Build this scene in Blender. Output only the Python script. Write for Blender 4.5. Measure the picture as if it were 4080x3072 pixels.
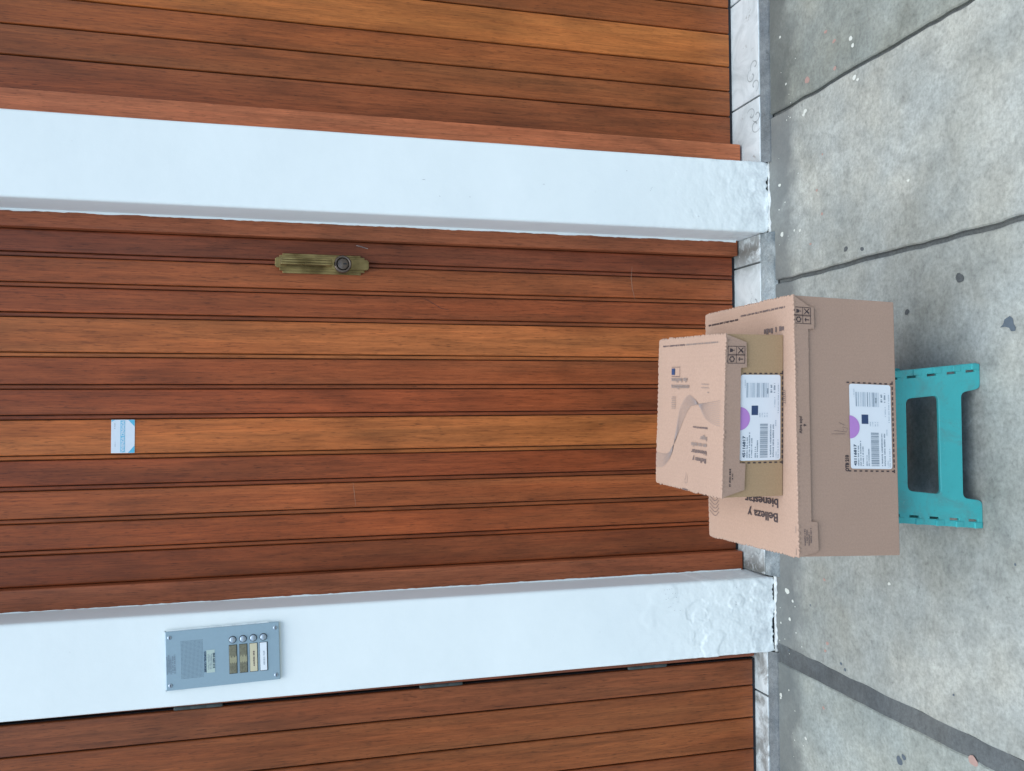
import bpy, bmesh, math, random
from mathutils import Vector, Matrix, noise
random.seed(7)
for o in list(bpy.data.objects): bpy.data.objects.remove(o, do_unlink=True)
scene = bpy.context.scene
C = scene.collection

# ---------------------------------------------------------------- camera
YAW, PITCH, ROLL = 0.02729, 0.27691, -0.00034          # phone held sideways, looking slightly down
fw = Vector((math.sin(YAW)*math.cos(PITCH), math.cos(YAW)*math.cos(PITCH), -math.sin(PITCH)))
r0 = Vector((math.cos(YAW), -math.sin(YAW), 0)); u0 = r0.cross(fw)
rr = math.cos(ROLL)*r0 + math.sin(ROLL)*u0
uu = -math.sin(ROLL)*r0 + math.cos(ROLL)*u0
cd = bpy.data.cameras.new('camera'); cam = bpy.data.objects.new('camera', cd); C.objects.link(cam)
ax, ay, az = -uu, rr, -fw                              # image right = world down, image top = world right
M = Matrix(((ax.x, ay.x, az.x, 0.0), (ax.y, ay.y, az.y, -2.21996), (ax.z, ay.z, az.z, 1.35), (0, 0, 0, 1)))
cam.matrix_world = M
cd.sensor_fit = 'HORIZONTAL'; cd.sensor_width = 36.0; cd.lens = 36.0*3750/4080
cd.clip_start = 0.02; cd.clip_end = 500
scene.camera = cam

# ---------------------------------------------------------------- sky, sun, exposure
SUN_EL, SUN_AZ = math.radians(79), math.radians(195)   # bright overcast, light from the street side
w = bpy.data.worlds.new('World'); scene.world = w; w.use_nodes = True
nt = w.node_tree; nt.nodes.clear()
sky = nt.nodes.new('ShaderNodeTexSky'); sky.sky_type = 'NISHITA'; sky.sun_disc = False
sky.sun_elevation = SUN_EL; sky.sun_rotation = SUN_AZ
sky.air_density = 1.0; sky.dust_density = 1.0; sky.ozone_density = 1.0
bg = nt.nodes.new('ShaderNodeBackground'); bg.inputs['Strength'].default_value = 0.075
wo = nt.nodes.new('ShaderNodeOutputWorld')
nt.links.new(sky.outputs[0], bg.inputs[0]); nt.links.new(bg.outputs[0], wo.inputs[0])
sl = bpy.data.lights.new('sun', 'SUN'); sl.energy = 1.5; sl.angle = math.radians(70); sl.color = (0.93, 1.0, 0.99)
so = bpy.data.objects.new('sun', sl); C.objects.link(so)
sdir = Vector((math.sin(SUN_AZ)*math.cos(SUN_EL), math.cos(SUN_AZ)*math.cos(SUN_EL), math.sin(SUN_EL)))
so.rotation_euler = sdir.to_track_quat('Z', 'Y').to_euler(); so.location = (0, -6, 8)
vs = scene.view_settings
vs.view_transform = 'Standard'; vs.look = 'None'; vs.gamma = 1.0; vs.exposure = 1.62; vs.use_curve_mapping = False
scene.render.engine = 'CYCLES'

# ---------------------------------------------------------------- helpers
def s2l(c): return tuple(((v/255)/12.92 if v/255 <= .04045 else ((v/255+.055)/1.055)**2.4) for v in c)
def link(o, parent=None):
    C.objects.link(o)
    if parent: o.parent = parent
    return o
def tag(o, label=None, cat=None, group=None, kind=None):
    if label: o['label'] = label
    if cat: o['category'] = cat
    if group: o['group'] = group
    if kind: o['kind'] = kind
    return o
def empty(name, loc=(0, 0, 0), rz=0):
    o = bpy.data.objects.new(name, None); o.empty_display_size = .05
    o.location = loc; o.rotation_euler = (0, 0, rz); C.objects.link(o); return o
def mesh(name, verts, faces, m, parent=None, smooth=False):
    me = bpy.data.meshes.new(name); me.from_pydata([tuple(v) for v in verts], [], faces); me.update()
    if smooth: me.polygons.foreach_set('use_smooth', [True]*len(me.polygons))
    me.materials.append(m); return link(bpy.data.objects.new(name, me), parent)
def from_bm(name, bm, m, parent=None, smooth=False, recalc=True):
    if recalc: bmesh.ops.recalc_face_normals(bm, faces=bm.faces[:])
    me = bpy.data.meshes.new(name); bm.to_mesh(me); bm.free()
    if smooth: me.polygons.foreach_set('use_smooth', [True]*len(me.polygons))
    me.materials.append(m); return link(bpy.data.objects.new(name, me), parent)
def add_box(bm, a, b, bev=0, seg=1):
    r = bmesh.ops.create_cube(bm, size=1)
    vs_ = r['verts']
    for v in vs_:
        v.co = Vector(((a[i]+b[i])/2 + v.co[i]*(b[i]-a[i]) for i in range(3)))
    if bev:
        es = list({e for v in vs_ for e in v.link_edges})
        bmesh.ops.bevel(bm, geom=es, offset=bev, segments=seg, affect='EDGES', profile=.6)
def box(name, a, b, m, parent=None, bev=0, seg=1, warp=None):
    bm = bmesh.new(); add_box(bm, a, b, bev, seg)
    if warp:
        for v in bm.verts: v.co = warp(v.co)
    return from_bm(name, bm, m, parent)
def prism(name, pts, d, m, parent=None, warp=None, bev=0):
    """outline pts (3D, flat) pushed along vector d"""
    bm = bmesh.new(); d = Vector(d)
    vs_ = [bm.verts.new(p) for p in pts]; f = bm.faces.new(vs_)
    r = bmesh.ops.extrude_face_region(bm, geom=[f])
    top = [g for g in r['geom'] if isinstance(g, bmesh.types.BMVert)]
    for v in top: v.co += d
    if bev: bmesh.ops.bevel(bm, geom=bm.edges[:], offset=bev, segments=1, affect='EDGES')
    bmesh.ops.triangulate(bm, faces=[f for f in bm.faces if len(f.verts) > 4])
    if warp:
        for v in bm.verts: v.co = warp(v.co)
    return from_bm(name, bm, m, parent)
def lathe(name, prof, origin, axis, m, parent=None, n=24, smooth=True):
    """prof: (radius, height) list along axis"""
    axis = Vector(axis).normalized(); t = Vector((0, 0, 1)) if abs(axis.z) < .9 else Vector((1, 0, 0))
    a = axis.cross(t).normalized(); b = axis.cross(a)
    bm = bmesh.new(); rings = []
    for r, h in prof:
        rings.append([bm.verts.new(Vector(origin)+axis*h+(a*math.cos(2*math.pi*k/n)+b*math.sin(2*math.pi*k/n))*max(r, 1e-5)) for k in range(n)])
    for i in range(len(rings)-1):
        for k in range(n):
            bm.faces.new((rings[i][k], rings[i][(k+1) % n], rings[i+1][(k+1) % n], rings[i+1][k]))
    bm.faces.new(rings[0]); bm.faces.new(rings[-1])
    return from_bm(name, bm, m, parent, smooth)

# ---------------------------------------------------------------- materials
class NT:
    def __init__(s, name):
        s.m = bpy.data.materials.new(name); s.m.use_nodes = True; s.t = s.m.node_tree
        s.b = s.t.nodes['Principled BSDF']
    def n(s, typ, **kw):
        nd = s.t.nodes.new(typ)
        for k, v in kw.items(): setattr(nd, k, v)
        return nd
    def l(s, a, b): s.t.links.new(a, b)
    def pos(s, scale=(1, 1, 1), offset=None, src='Object'):
        tc = s.n('ShaderNodeTexCoord'); mp = s.n('ShaderNodeMapping'); mp.inputs['Scale'].default_value = scale
        s.l(tc.outputs[src], mp.inputs['Vector'])
        if offset is not None: s.l(offset, mp.inputs['Location'])
        return mp.outputs[0]
    def noise(s, vec, scale=5, detail=4, rough=.55, dist=0):
        nd = s.n('ShaderNodeTexNoise'); nd.inputs['Scale'].default_value = scale; nd.inputs['Detail'].default_value = detail
        nd.inputs['Roughness'].default_value = rough; nd.inputs['Distortion'].default_value = dist
        s.l(vec, nd.inputs['Vector']); return nd.outputs['Fac']
    def ramp(s, fac, stops):
        nd = s.n('ShaderNodeValToRGB'); e = nd.color_ramp.elements
        while len(e) < len(stops): e.new(.5)
        for i, (p, c) in enumerate(stops):
            e[i].position = p; e[i].color = (c, c, c, 1) if isinstance(c, (int, float)) else (*c, 1)
        s.l(fac, nd.inputs['Fac']); return nd.outputs['Color']
    def mix(s, fac, a, b, mode='MIX'):
        nd = s.n('ShaderNodeMix', data_type='RGBA', blend_type=mode)
        for v, i in ((fac, 0), (a, 6), (b, 7)):
            if hasattr(v, 'is_output'): s.l(v, nd.inputs[i])
            elif i == 0: nd.inputs[0].default_value = v
            else: nd.inputs[i].default_value = (*v, 1)
        return nd.outputs[2]
    def math(s, op, a, b=0.0, clamp=False):
        nd = s.n('ShaderNodeMath', operation=op); nd.use_clamp = clamp
        for v, i in ((a, 0), (b, 1)):
            if hasattr(v, 'is_output'): s.l(v, nd.inputs[i])
            else: nd.inputs[i].default_value = v
        return nd.outputs[0]
    def base(s, c):
        if hasattr(c, 'is_output'): s.l(c, s.b.inputs['Base Color'])
        else: s.b.inputs['Base Color'].default_value = (*c, 1)
    def rough(s, r):
        if hasattr(r, 'is_output'): s.l(r, s.b.inputs['Roughness'])
        else: s.b.inputs['Roughness'].default_value = r
    def bump(s, h, strength=.3, dist=.002):
        nd = s.n('ShaderNodeBump'); nd.inputs['Strength'].default_value = strength; nd.inputs['Distance'].default_value = dist
        s.l(h, nd.inputs['Height'])
        prev = s.b.inputs['Normal'].links
        if prev: s.l(prev[0].from_socket, nd.inputs['Normal'])
        s.l(nd.outputs[0], s.b.inputs['Normal'])

def plain(name, c, rough=.6, var=.12, scale=60, metal=0.0, bump=.1):
    k = NT(name); p = k.pos()
    n = k.noise(p, scale, 4)
    k.base(k.mix(n, tuple(v*(1-var) for v in c), tuple(min(1, v*(1+var)) for v in c)))
    k.rough(rough); k.b.inputs['Metallic'].default_value = metal
    if bump: k.bump(k.noise(p, scale*6, 3), bump, .0006)
    return k.m

def wood(name, gloss=.36):
    k = NT(name); oi = k.n('ShaderNodeObjectInfo')
    off = k.n('ShaderNodeCombineXYZ'); r9 = k.math('MULTIPLY', oi.outputs['Random'], 37.0)
    k.l(r9, off.inputs[0]); k.l(k.math('MULTIPLY', oi.outputs['Random'], 11.0), off.inputs[1]); k.l(k.math('MULTIPLY', oi.outputs['Random'], 53.0), off.inputs[2])
    big = k.noise(k.pos((11, 11, 3.2), off.outputs[0]), 1.0, 5, .6, .6)
    grain = k.noise(k.pos((70, 70, 2.6), off.outputs[0]), 1.0, 6, .65, .8)
    fine = k.noise(k.pos((340, 340, 14), off.outputs[0]), 1.0, 4, .7)
    pore = k.noise(k.pos((520, 520, 40), off.outputs[0]), 1.0, 2, .5)
    col = oi.outputs['Color']
    v1 = k.ramp(big, [(.25, .62), (.5, 1.0), (.75, 1.28)])
    v2 = k.ramp(grain, [(.28, .72), (.5, 1.0), (.72, 1.25)])
    v3 = k.ramp(fine, [(.28, .62), (.5, 1.0), (.75, 1.22)])
    v4 = k.ramp(pore, [(.30, .38), (.40, 1.0)])
    c = k.mix(1.0, col, v1, 'MULTIPLY'); c = k.mix(1.0, c, v2, 'MULTIPLY'); c = k.mix(1.0, c, v3, 'MULTIPLY'); c = k.mix(.75, c, v4, 'MULTIPLY')
    # reddish heart streaks and dull grey weathering drifting along the board
    hue = k.ramp(k.noise(k.pos((14, 14, .9), off.outputs[0]), 1.0, 4, .6), [(.35, (1.05, .94, .88)), (.65, (.98, 1.02, 1.03))])
    c = k.mix(1.0, c, hue, 'MULTIPLY')
    k.base(c)
    k.rough(k.math('ADD', k.math('MULTIPLY', fine, .22), gloss-.08))
    k.b.inputs['Specular IOR Level'].default_value = .34
    k.bump(fine, .22, .0008); k.bump(k.noise(k.pos((18, 18, 2.5), off.outputs[0]), 1.0, 3), .25, .0015)
    return k.m
WOOD = wood('varnished_wood')

def plaster(name):
    k = NT(name); p = k.pos()
    big = k.noise(p, 3.2, 5, .6); fine = k.noise(p, 45, 5, .6)
    c = k.mix(k.ramp(big, [(.35, 0.0), (.7, 1.0)]), (.79, .845, .83), (.85, .90, .88))
    spot = k.ramp(k.noise(p, 24, 3, .7), [(.22, 1.0), (.27, 0.0)])
    c = k.mix(k.math('MULTIPLY', spot, .25), c, (.42, .43, .43))
    # grime and chips gathered in the lowest hand's breadth
    sep = k.n('ShaderNodeSeparateXYZ'); tc = k.n('ShaderNodeTexCoord'); k.l(tc.outputs['Object'], sep.inputs[0])
    low = k.n('ShaderNodeMapRange'); low.inputs[1].default_value = .0; low.inputs[2].default_value = .16; low.inputs[3].default_value = 1; low.inputs[4].default_value = 0
    k.l(sep.outputs['Z'], low.inputs[0])
    gr = k.math('MULTIPLY', low.outputs[0], k.ramp(k.noise(p, 30, 5, .7), [(.44, 0.0), (.66, .7)]))
    c = k.mix(gr, c, (.5, .53, .54)); k.base(c); k.rough(.62)
    k.bump(fine, .16, .002); k.bump(k.noise(p, 9, 4), .25, .004); k.bump(k.noise(p, 220, 2), .08, .0006)
    return k.m
PLASTER = plaster('white_painted_plaster')

def concrete(name, lo, hi, band=True, scale=1.0):
    k = NT(name); p = k.pos(src='Object')
    big = k.noise(p, 2.6*scale, 7, .66, .4); mid = k.noise(p, 17*scale, 6, .68, .4); fine = k.noise(p, 120*scale, 5, .7)
    c = k.mix(k.ramp(big, [(.33, 0.0), (.66, 1.0)]), lo, hi)
    v = k.ramp(mid, [(.26, .76), (.5, 1.0), (.74, 1.13)]); c = k.mix(1.0, c, v, 'MULTIPLY')
    v = k.ramp(k.noise(p, 46*scale, 4, .6, .3), [(.3, .84), (.5, 1.0), (.7, 1.13)]); c = k.mix(.9, c, v, 'MULTIPLY')
    v = k.ramp(fine, [(.28, .70), (.5, 1.0), (.72, 1.2)]); c = k.mix(1.0, c, v, 'MULTIPLY')
    hue = k.ramp(k.noise(p, 6, 3), [(.35, (1.03, 1.0, .96)), (.65, (.98, 1.0, 1.02))]); c = k.mix(1.0, c, hue, 'MULTIPLY')
    drk = k.ramp(k.noise(p, 33, 4, .6), [(.26, .55), (.34, 1.0)]); c = k.mix(.8, c, drk, 'MULTIPLY')
    if band:   # mop-water tide mark along the foot of the house
        sep = k.n('ShaderNodeSeparateXYZ'); tc = k.n('ShaderNodeTexCoord'); k.l(tc.outputs['Object'], sep.inputs[0])
        yy = k.math('ADD', sep.outputs['Y'], k.math('MULTIPLY', k.math('SUBTRACT', k.noise(p, 9, 4), .5), .16))
        mr = k.n('ShaderNodeMapRange'); mr.inputs[1].default_value = -.14; mr.inputs[2].default_value = -.085; mr.inputs[3].default_value = 0; mr.inputs[4].default_value = 1
        k.l(yy, mr.inputs[0])
        c = k.mix(k.math('MULTIPLY', mr.outputs[0], k.ramp(k.noise(p, 5, 3), [(.3, .5), (.6, .85)])), c, (.105, .112, .112))
    c = k.mix(1.0, c, k.n('ShaderNodeObjectInfo').outputs['Color'], 'MULTIPLY')
    k.base(c); k.rough(.8)
    k.bump(fine, .25, .0018); k.bump(mid, .3, .003)
    return k.m
SCUFF = plain('grey_scuff', (.42, .44, .45), .7, .2, 200, bump=0)
SKIRT = plain('scuffed_old_paint', (.50, .52, .51), .7, .45, 70)
SLAB = concrete('pavement_concrete', (.196, .206, .191), (.322, .332, .312))
MORTAR = concrete('dark_mortar', (.052, .058, .060), (.088, .096, .097), band=False, scale=1.6)
ROUGH = concrete('rough_edge_concrete', (.075, .095, .105), (.30, .325, .325), band=False, scale=4)
LIP = concrete('dirty_lip_concrete', (.085, .095, .10), (.17, .18, .18), band=False, scale=3)
GROUND = concrete('street_asphalt', (.05, .05, .05), (.075, .075, .072), band=False)

def cardboard(name, c, flute=700):
    k = NT(name); p = k.pos()
    n = k.noise(p, 7, 4); f = k.noise(p, 320, 3, .7)
    cc = k.mix(n, tuple(v*.93 for v in c), tuple(v*1.06 for v in c))
    cc = k.mix(1.0, cc, k.ramp(f, [(.25, .88), (.75, 1.09)]), 'MULTIPLY')
    wv = k.n('ShaderNodeTexWave'); wv.bands_direction = 'X'; wv.inputs['Scale'].default_value = flute/(2*math.pi)*.32; wv.inputs['Distortion'].default_value = .6
    k.l(p, wv.inputs['Vector'])
    cc = k.mix(1.0, cc, k.ramp(wv.outputs['Fac'], [(0, .992), (1, 1.006)]), 'MULTIPLY')
    k.base(cc); k.rough(.82); k.b.inputs['Specular IOR Level'].default_value = .25
    k.bump(wv.outputs['Fac'], .035, .0008); k.bump(k.noise(p, 14, 4), .3, .003); k.bump(f, .1, .0005)
    return k.m
KRAFT = cardboard('kraft_cardboard', (.376, .250, .187))
KRAFT_BROWN = cardboard('yellow_brown_cardboard', (.37, .25, .142))
CUT = plain('cardboard_cut_edge', (.50, .36, .25), .9, .15, 200)
INK = plain('brown_black_ink', (.045, .03, .032), .7, .2, 300, bump=0)
INK_SOFT = plain('faded_ink', (.12, .085, .08), .7, .25, 400, bump=0)
INK_PALE = plain('pale_grey_ink', (.235, .18, .155), .8, .15, 300, bump=0)
WAVE = plain('bluish_wave_ink', (.26, .21, .195), .8, .15, 300, bump=0)
PAPER = plain('label_paper', (.66, .69, .72), .5, .04, 30, bump=.03)
PRINT = plain('thermal_print', (.20, .25, .30), .5, .25, 500, bump=0)
PRINT_PALE = plain('pale_thermal_print', (.42, .48, .53), .5, .15, 500, bump=0)
INKBLUE = plain('blue_black_ink', (.03, .06, .10), .5, .2, 300, bump=0)
NAVY = plain('navy_stamp', (.022, .05, .125), .5, .25, 900, bump=0)
PURPLE = plain('purple_sticker', (.42, .20, .50), .45, .06, 80, bump=0)

def teal():
    k = NT('teal_plastic'); p = k.pos()
    n = k.noise(p, 25, 5, .6); sc = k.noise(k.pos((40, 12, 90)), 3.0, 5, .7)
    c = k.mix(n, (.040, .345, .345), (.056, .42, .415))
    c = k.mix(k.ramp(sc, [(.60, 0.0), (.74, .75)]), c, (.07, .15, .15))
    c = k.mix(k.ramp(k.noise(p, 140, 3, .7), [(.66, 0.0), (.75, .45)]), c, (.28, .5, .5))
    c = k.mix(k.ramp(k.noise(p, 14, 6, .75, 1.0), [(.52, 0.0), (.68, .5)]), c, (.10, .22, .21))
    k.base(c); k.rough(k.math('ADD', k.math('MULTIPLY', n, .25), .33)); k.bump(k.noise(p, 400, 2), .12, .0006)
    return k.m
TEAL = teal()
def brass():
    k = NT('tarnished_brass'); p = k.pos()
    n = k.noise(p, 22, 3, .5)
    k.base(k.mix(k.ramp(n, [(.35, 0.0), (.65, 1.0)]), (.20, .145, .06), (.42, .32, .14)))
    k.b.inputs['Metallic'].default_value = .88; k.rough(k.math('ADD', k.math('MULTIPLY', n, .25), .20)); k.bump(k.noise(p, 300, 3), .15, .0005)
    return k.m
BRASS = brass()
BRASS_DARK = plain('dark_brass', (.15, .115, .09), .42, .25, 90, metal=.6)
ALU = plain('grey_anodised_plate', (.29, .40, .46), .42, .05, 130, metal=.15, bump=.06)
STEEL = plain('steel_button', (.42, .49, .55), .3, .1, 200, metal=.5, bump=.03)
DARK = plain('dark_recess', (.02, .022, .026), .9, .2, 60, bump=0)
HINGE = plain('weathered_hinge', (.055, .068, .066), .6, .3, 140, metal=.3)
GLASSY = plain('tarnished_name_slot', (.20, .19, .13), .35, .55, 260, metal=.3)
TAPE = plain('old_tape', (.34, .32, .20), .5, .3, 300, bump=0)
SCRATCH = plain('wood_scratch', (.36, .20, .13), .7, .2, 200, bump=0)
CREAM = plain('aged_paper', (.62, .56, .38), .6, .08, 60, bump=.03)
WHITE_CARD = plain('white_card', (.78, .82, .85), .5, .05, 50, bump=.03)
STICKER = plain('sticker_white', (.70, .76, .82), .4, .05, 70, bump=0)
CYAN = plain('sticker_cyan', (.10, .47, .66), .4, .1, 200, bump=0)
CYAN_PALE = plain('sticker_pale_cyan', (.17, .52, .70), .4, .1, 200, bump=0)
OLDPAPER = plain('yellowed_sticker', (.46, .56, .50), .6, .15, 120, bump=0)
WPAINT = plain('white_paint_drop', (.52, .53, .48), .6, .06, 100, bump=0)
RPAINT = plain('faded_red_paint', (.31, .20, .17), .8, .15, 200, bump=0)
KSTAIN = plain('oil_stain', (.075, .095, .115), .7, .3, 120, bump=0)
def tile_mat():
    k = NT('marbled_tile'); p = k.pos()
    n = k.noise(p, 11, 6, .65, 1.2)
    c = k.mix(k.ramp(n, [(.3, 0.0), (.62, 1.0)]), (.38, .42, .42), (.58, .62, .62))
    d = k.ramp(k.noise(p, 26, 5, .7), [(.27, 1.0), (.38, 0.0)]); c = k.mix(k.math('MULTIPLY', d, .7), c, (.16, .155, .14))
    # trodden-in dirt gathered where the door posts stand, and weathering outside the left gate
    ge = k.n('ShaderNodeNewGeometry'); sp_ = k.n('ShaderNodeSeparateXYZ'); k.l(ge.outputs['Position'], sp_.inputs[0])
    ab = k.math('ABSOLUTE', k.math('SUBTRACT', k.math('ABSOLUTE', sp_.outputs['X']), .432))
    m1 = k.math('SUBTRACT', 1.0, k.math('DIVIDE', ab, .075), True)
    m2 = k.math('LESS_THAN', sp_.outputs['X'], -.6)
    gp = ge.outputs['Position']
    nn = k.noise(gp, 34, 6, .7, .5); n2 = k.noise(gp, 16, 5, .7, .5)
    f1 = k.math('MULTIPLY', m1, k.ramp(nn, [(.38, 0.0), (.52, 1.0)])); f2 = k.math('MULTIPLY', m2, k.ramp(n2, [(.45, 0.0), (.60, .85)]))
    c = k.mix(k.math('MULTIPLY', k.math('MAXIMUM', f1, f2), .85), c, (.095, .09, .075))
    k.base(c); k.rough(.38); k.bump(k.noise(p, 60, 4), .12, .001)
    return k.m
TILE = tile_mat()
SCROLL = plain('tile_scroll_print', (.28, .31, .31), .4, .15, 200, bump=0)

# ---------------------------------------------------------------- setting: ground, sidewalk
g = mesh('ground', [(-150, -150, -.05), (150, -150, -.05), (150, 150, -.05), (-150, 150, -.05)], [(0, 1, 2, 3)], GROUND)
tag(g, 'grey street surface beyond the pavement', 'ground', kind='structure')
side = box('sidewalk', (-3.2, -2.9, -.16), (3.2, .25, -.011), MORTAR)
tag(side, 'grey concrete pavement with dark joints in front of the doors', 'pavement', kind='structure')
def slab(x0a, x0b, x1a, x1b, ya=-.004, yb=-2.88, parent=side):
    """left edge x0a (at wall) to x0b (at street), right edge x1a to x1b; edges slightly chipped"""
    def edge(a, b, n, amp, seed):
        out = []
        for i in range(n+1):
            t = i/n; q = noise.noise(Vector((seed*7.3, t*62, seed)))*amp*(0 if i in (0, n) else 1)
            out.append((a[0]+(b[0]-a[0])*t, a[1]+(b[1]-a[1])*t, q))
        return out
    Lx = [(x+q, y) for x, y, q in edge((x0a, ya), (x0b, yb), 160, .0034, x0a)]
    Rx = [(x+q, y) for x, y, q in edge((x1a, ya), (x1b, yb), 160, .0034, x1a)]
    bm = bmesh.new(); ch = .003
    tl = [bm.verts.new((x+ch, y, 0)) for x, y in Lx]; tr = [bm.verts.new((x-ch, y, 0)) for x, y in Rx]
    ml = [bm.verts.new((x, y, -ch)) for x, y in Lx]; mr = [bm.verts.new((x, y, -ch)) for x, y in Rx]
    bl = [bm.verts.new((x, y, -.03)) for x, y in Lx]; br = [bm.verts.new((x, y, -.03)) for x, y in Rx]
    for a, b in ((tl, tr), (ml, tl), (tr, mr), (bl, ml), (mr, br)):
        for i in range(len(a)-1): bm.faces.new((a[i], a[i+1], b[i+1], b[i]))
    return from_bm('paving_slab', bm, SLAB, parent)
for args, tone in (((.781, .816, 3.15, 3.15), (.70, .715, .67)), ((.337, .362, .772, .806), (1.04, 1.03, 1.0)), ((-.6185, -.700, .326, .350), (.99, .99, .97)), ((-3.15, -3.15, -.6665, -.725), (.96, 1.0, .98))):
    slab(*args).color = (*tone, 1)       # each pour has its own grey
prism('mortar_strip', [(-.6675, -.004, -.013), (-.726, -2.87, -.013), (-.699, -2.87, -.013), (-.6175, -.004, -.013)], (0, 0, .0105), MORTAR, side)

def spots(name, lst, m, elong=1.5):
    vs_, fs = [], []
    for x, y, r in lst:
        n = 14; ph = random.random()*6; base = len(vs_)
        vs_.append((x, y, .0012))
        for i in range(n):
            a = 2*math.pi*i/n; q = 1+.12*math.sin(a*2+ph)+.07*math.sin(a*3+2*ph)+.05*math.sin(a*5+3*ph)
            vs_.append((x+r*q*math.cos(a), y+r*elong*q*math.sin(a), .0008))
        fs += [(base, base+1+i, base+1+(i+1) % n) for i in range(n)]
    return tag(mesh(name, vs_, fs, m, side), kind='stuff')
spots('white_paint_spots', [(.854, -.362, .0052), (.835, -.369, .0043), (.759, -.373, .0054), (.75, -.385, .0034), (.971, -.067, .0034), (.839, -.091, .0028), (.742, -.175, .0056), (.735, -.168, .004), (.479, -.548, .003), (.584, -.054, .0043), (.453, -.062, .0058), (.453, -.119, .0028), (.448, -.144, .0034), (.52, -.05, .002), (-.473, -.06, .0072), (-.494, -.085, .0034), (-.543, -.07, .004), (-.561, -.028, .0024), (-.75, -.023, .0048), (-.758, -.022, .003), (-.384, -.463, .0034), (-.727, -.061, .002), (-.826, -.134, .0036)]
      + [(random.uniform(.4, 1.0), random.uniform(-.16, -.03), random.uniform(.0008, .0018)) for _ in range(16)] + [(random.uniform(-.9, -.45), random.uniform(-.13, -.02), random.uniform(.0008, .0018)) for _ in range(12)], WPAINT, 1.35)
spots('red_paint_spots', [(.907, -.266, .004), (.872, -.299, .0044), (.817, -.186, .0076), (.806, -.3, .0045), (.533, -.219, .003), (.615, -.245, .0024), (.471, -.239, .0035), (.406, -.189, .003), (-.416, -.224, .0034), (-.567, -.232, .004), (-.587, -.223, .0034), (-.727, -.212, .0034), (-.682, -.7, .0088)], RPAINT, 1.5)
spots('dark_stains', [(-.489, -.163, .0026), (-.624, -.064, .0024), (-.602, -.285, .0038), (-.612, -.30, .0036), (-.757, -.486, .009), (-.745, -.5, .006), (-.57, -.651, .0024), (-.288, -.814, .0024)], KSTAIN, 1.05)
tag(mesh('tar_blot', [(x, y, .001) for x, y in [(0.1463, -0.7907), (0.1518, -0.7981), (0.1604, -0.8012), (0.1658, -0.8141), (0.1607, -0.821), (0.1506, -0.8228), (0.1436, -0.8275), (0.1372, -0.826), (0.1374, -0.8162), (0.1439, -0.8121), (0.1469, -0.8023)]], [tuple(range(11))], KSTAIN, side), kind='stuff')
spots('faint_stains', [(.2014, -.5367, .006), (.2527, -.6908, .0095), (.37, -.33, .006), (.36, -.39, .005)], MORTAR, 1.2)

# ---------------------------------------------------------------- thresholds
def threshold(label, x0, x1, joints, ty0, ty1, ey0, rough_amp, lip):
    t = empty('door_threshold', ((x0+x1)/2, ty0, 0)); tag(t, label, 'threshold', 'tiled door thresholds')
    ox, oy = t.location.x, t.location.y
    box('bed', (x0-ox, .004, -.01), (x1-ox, .32, .0135), MORTAR, t)
    xs = [x0]+joints+[x1]
    tiles = []
    for a, b in zip(xs[:-1], xs[1:]):
        ga = .0025 if a != x0 else 0; gb = .0025 if b != x1 else 0
        tiles.append(box('tile', (a+ga-ox, 0, .008), (b-gb-ox, .31, .02), TILE, t, .0012))
    # broken mortar lip between tile edge and pavement
    nx = int((x1-x0)/.006); ny = 9; vs_, fs = [], []
    for i in range(nx+1):
        x = x0+(x1-x0)*i/nx
        for j in range(ny+1):
            s = j/ny; y = ty0+.004+(ey0-ty0-.004)*s
            e = noise.noise(Vector((x*38, y*60, 3.1))); e2 = noise.noise(Vector((x*140, y*140, 8.2)))
            z = .0175*(1-s**1.6) + rough_amp*(e*.7+e2*.55)*math.sin(math.pi*min(1, s*1.02)) - (.006 if s == 1 else 0)
            yy = y + (.004*noise.noise(Vector((x*30, 1.7, s*3))) if 0 < s else 0)
            vs_.append((x-ox, yy-oy, z))
    for i in range(nx):
        for j in range(ny):
            a = i*(ny+1)+j; fs.append((a, a+ny+1, a+ny+2, a+1))
    mesh('mortar_lip', vs_, fs, lip, t)
    return t
th_main = threshold('marbled tile threshold with chipped mortar lip under the narrow front door', -.4425, .4675, [-.21, .092, .392], .016, 0, -.030, .0045, ROUGH)
th_right = threshold('marbled tile threshold with scroll print under the gate without an intercom beside it', .6565, 2.2, [.84, 1.14, 1.44, 1.74, 2.04], .008, 0, -.018, .0016, LIP)
th_left = threshold('dirty tile threshold with cracked mortar under the hinged gate beside the intercom', -2.2, -.6425, [-1.96, -1.66, -1.36, -1.06, -.761], .010, 0, -.014, .0022, LIP)

def ribbon(bmv, pts, wd, up, wfun=None):
    """flat ribbon along pts appended to (verts, faces)"""
    vs_, fs = bmv; up = Vector(up); n = len(pts); base = len(vs_)
    for i, p in enumerate(pts):
        p = Vector(p); a = Vector(pts[max(0, i-1)]); b = Vector(pts[min(n-1, i+1)])
        d = (b-a); d = d.normalized() if d.length > 0 else Vector((1, 0, 0)); s = d.cross(up).normalized()*(wd*.5*(wfun(i/(n-1)) if wfun else 1))
        vs_.append(p+s); vs_.append(p-s)
    fs += [(base+2*i, base+2*i+1, base+2*i+3, base+2*i+2) for i in range(n-1)]
def scrolls(parent, lst, z=.0204):
    ox, oy = parent.location.x, parent.location.y; mv = ([], [])
    for x, y, r, flip, ang in lst:
        pts = []
        for i in range(22):
            t = i/21; a = ang+flip*(t*5.2); q = r*(1.5-1.15*t)
            pts.append((x-ox+q*math.cos(a), y-oy+1.25*q*math.sin(a), z))
        ribbon(mv, pts, .0034, (0, 0, 1), lambda t: .5+.8*t)
    tag(mesh('scroll_print', mv[0], mv[1], SCROLL, parent), kind='stuff')
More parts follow.
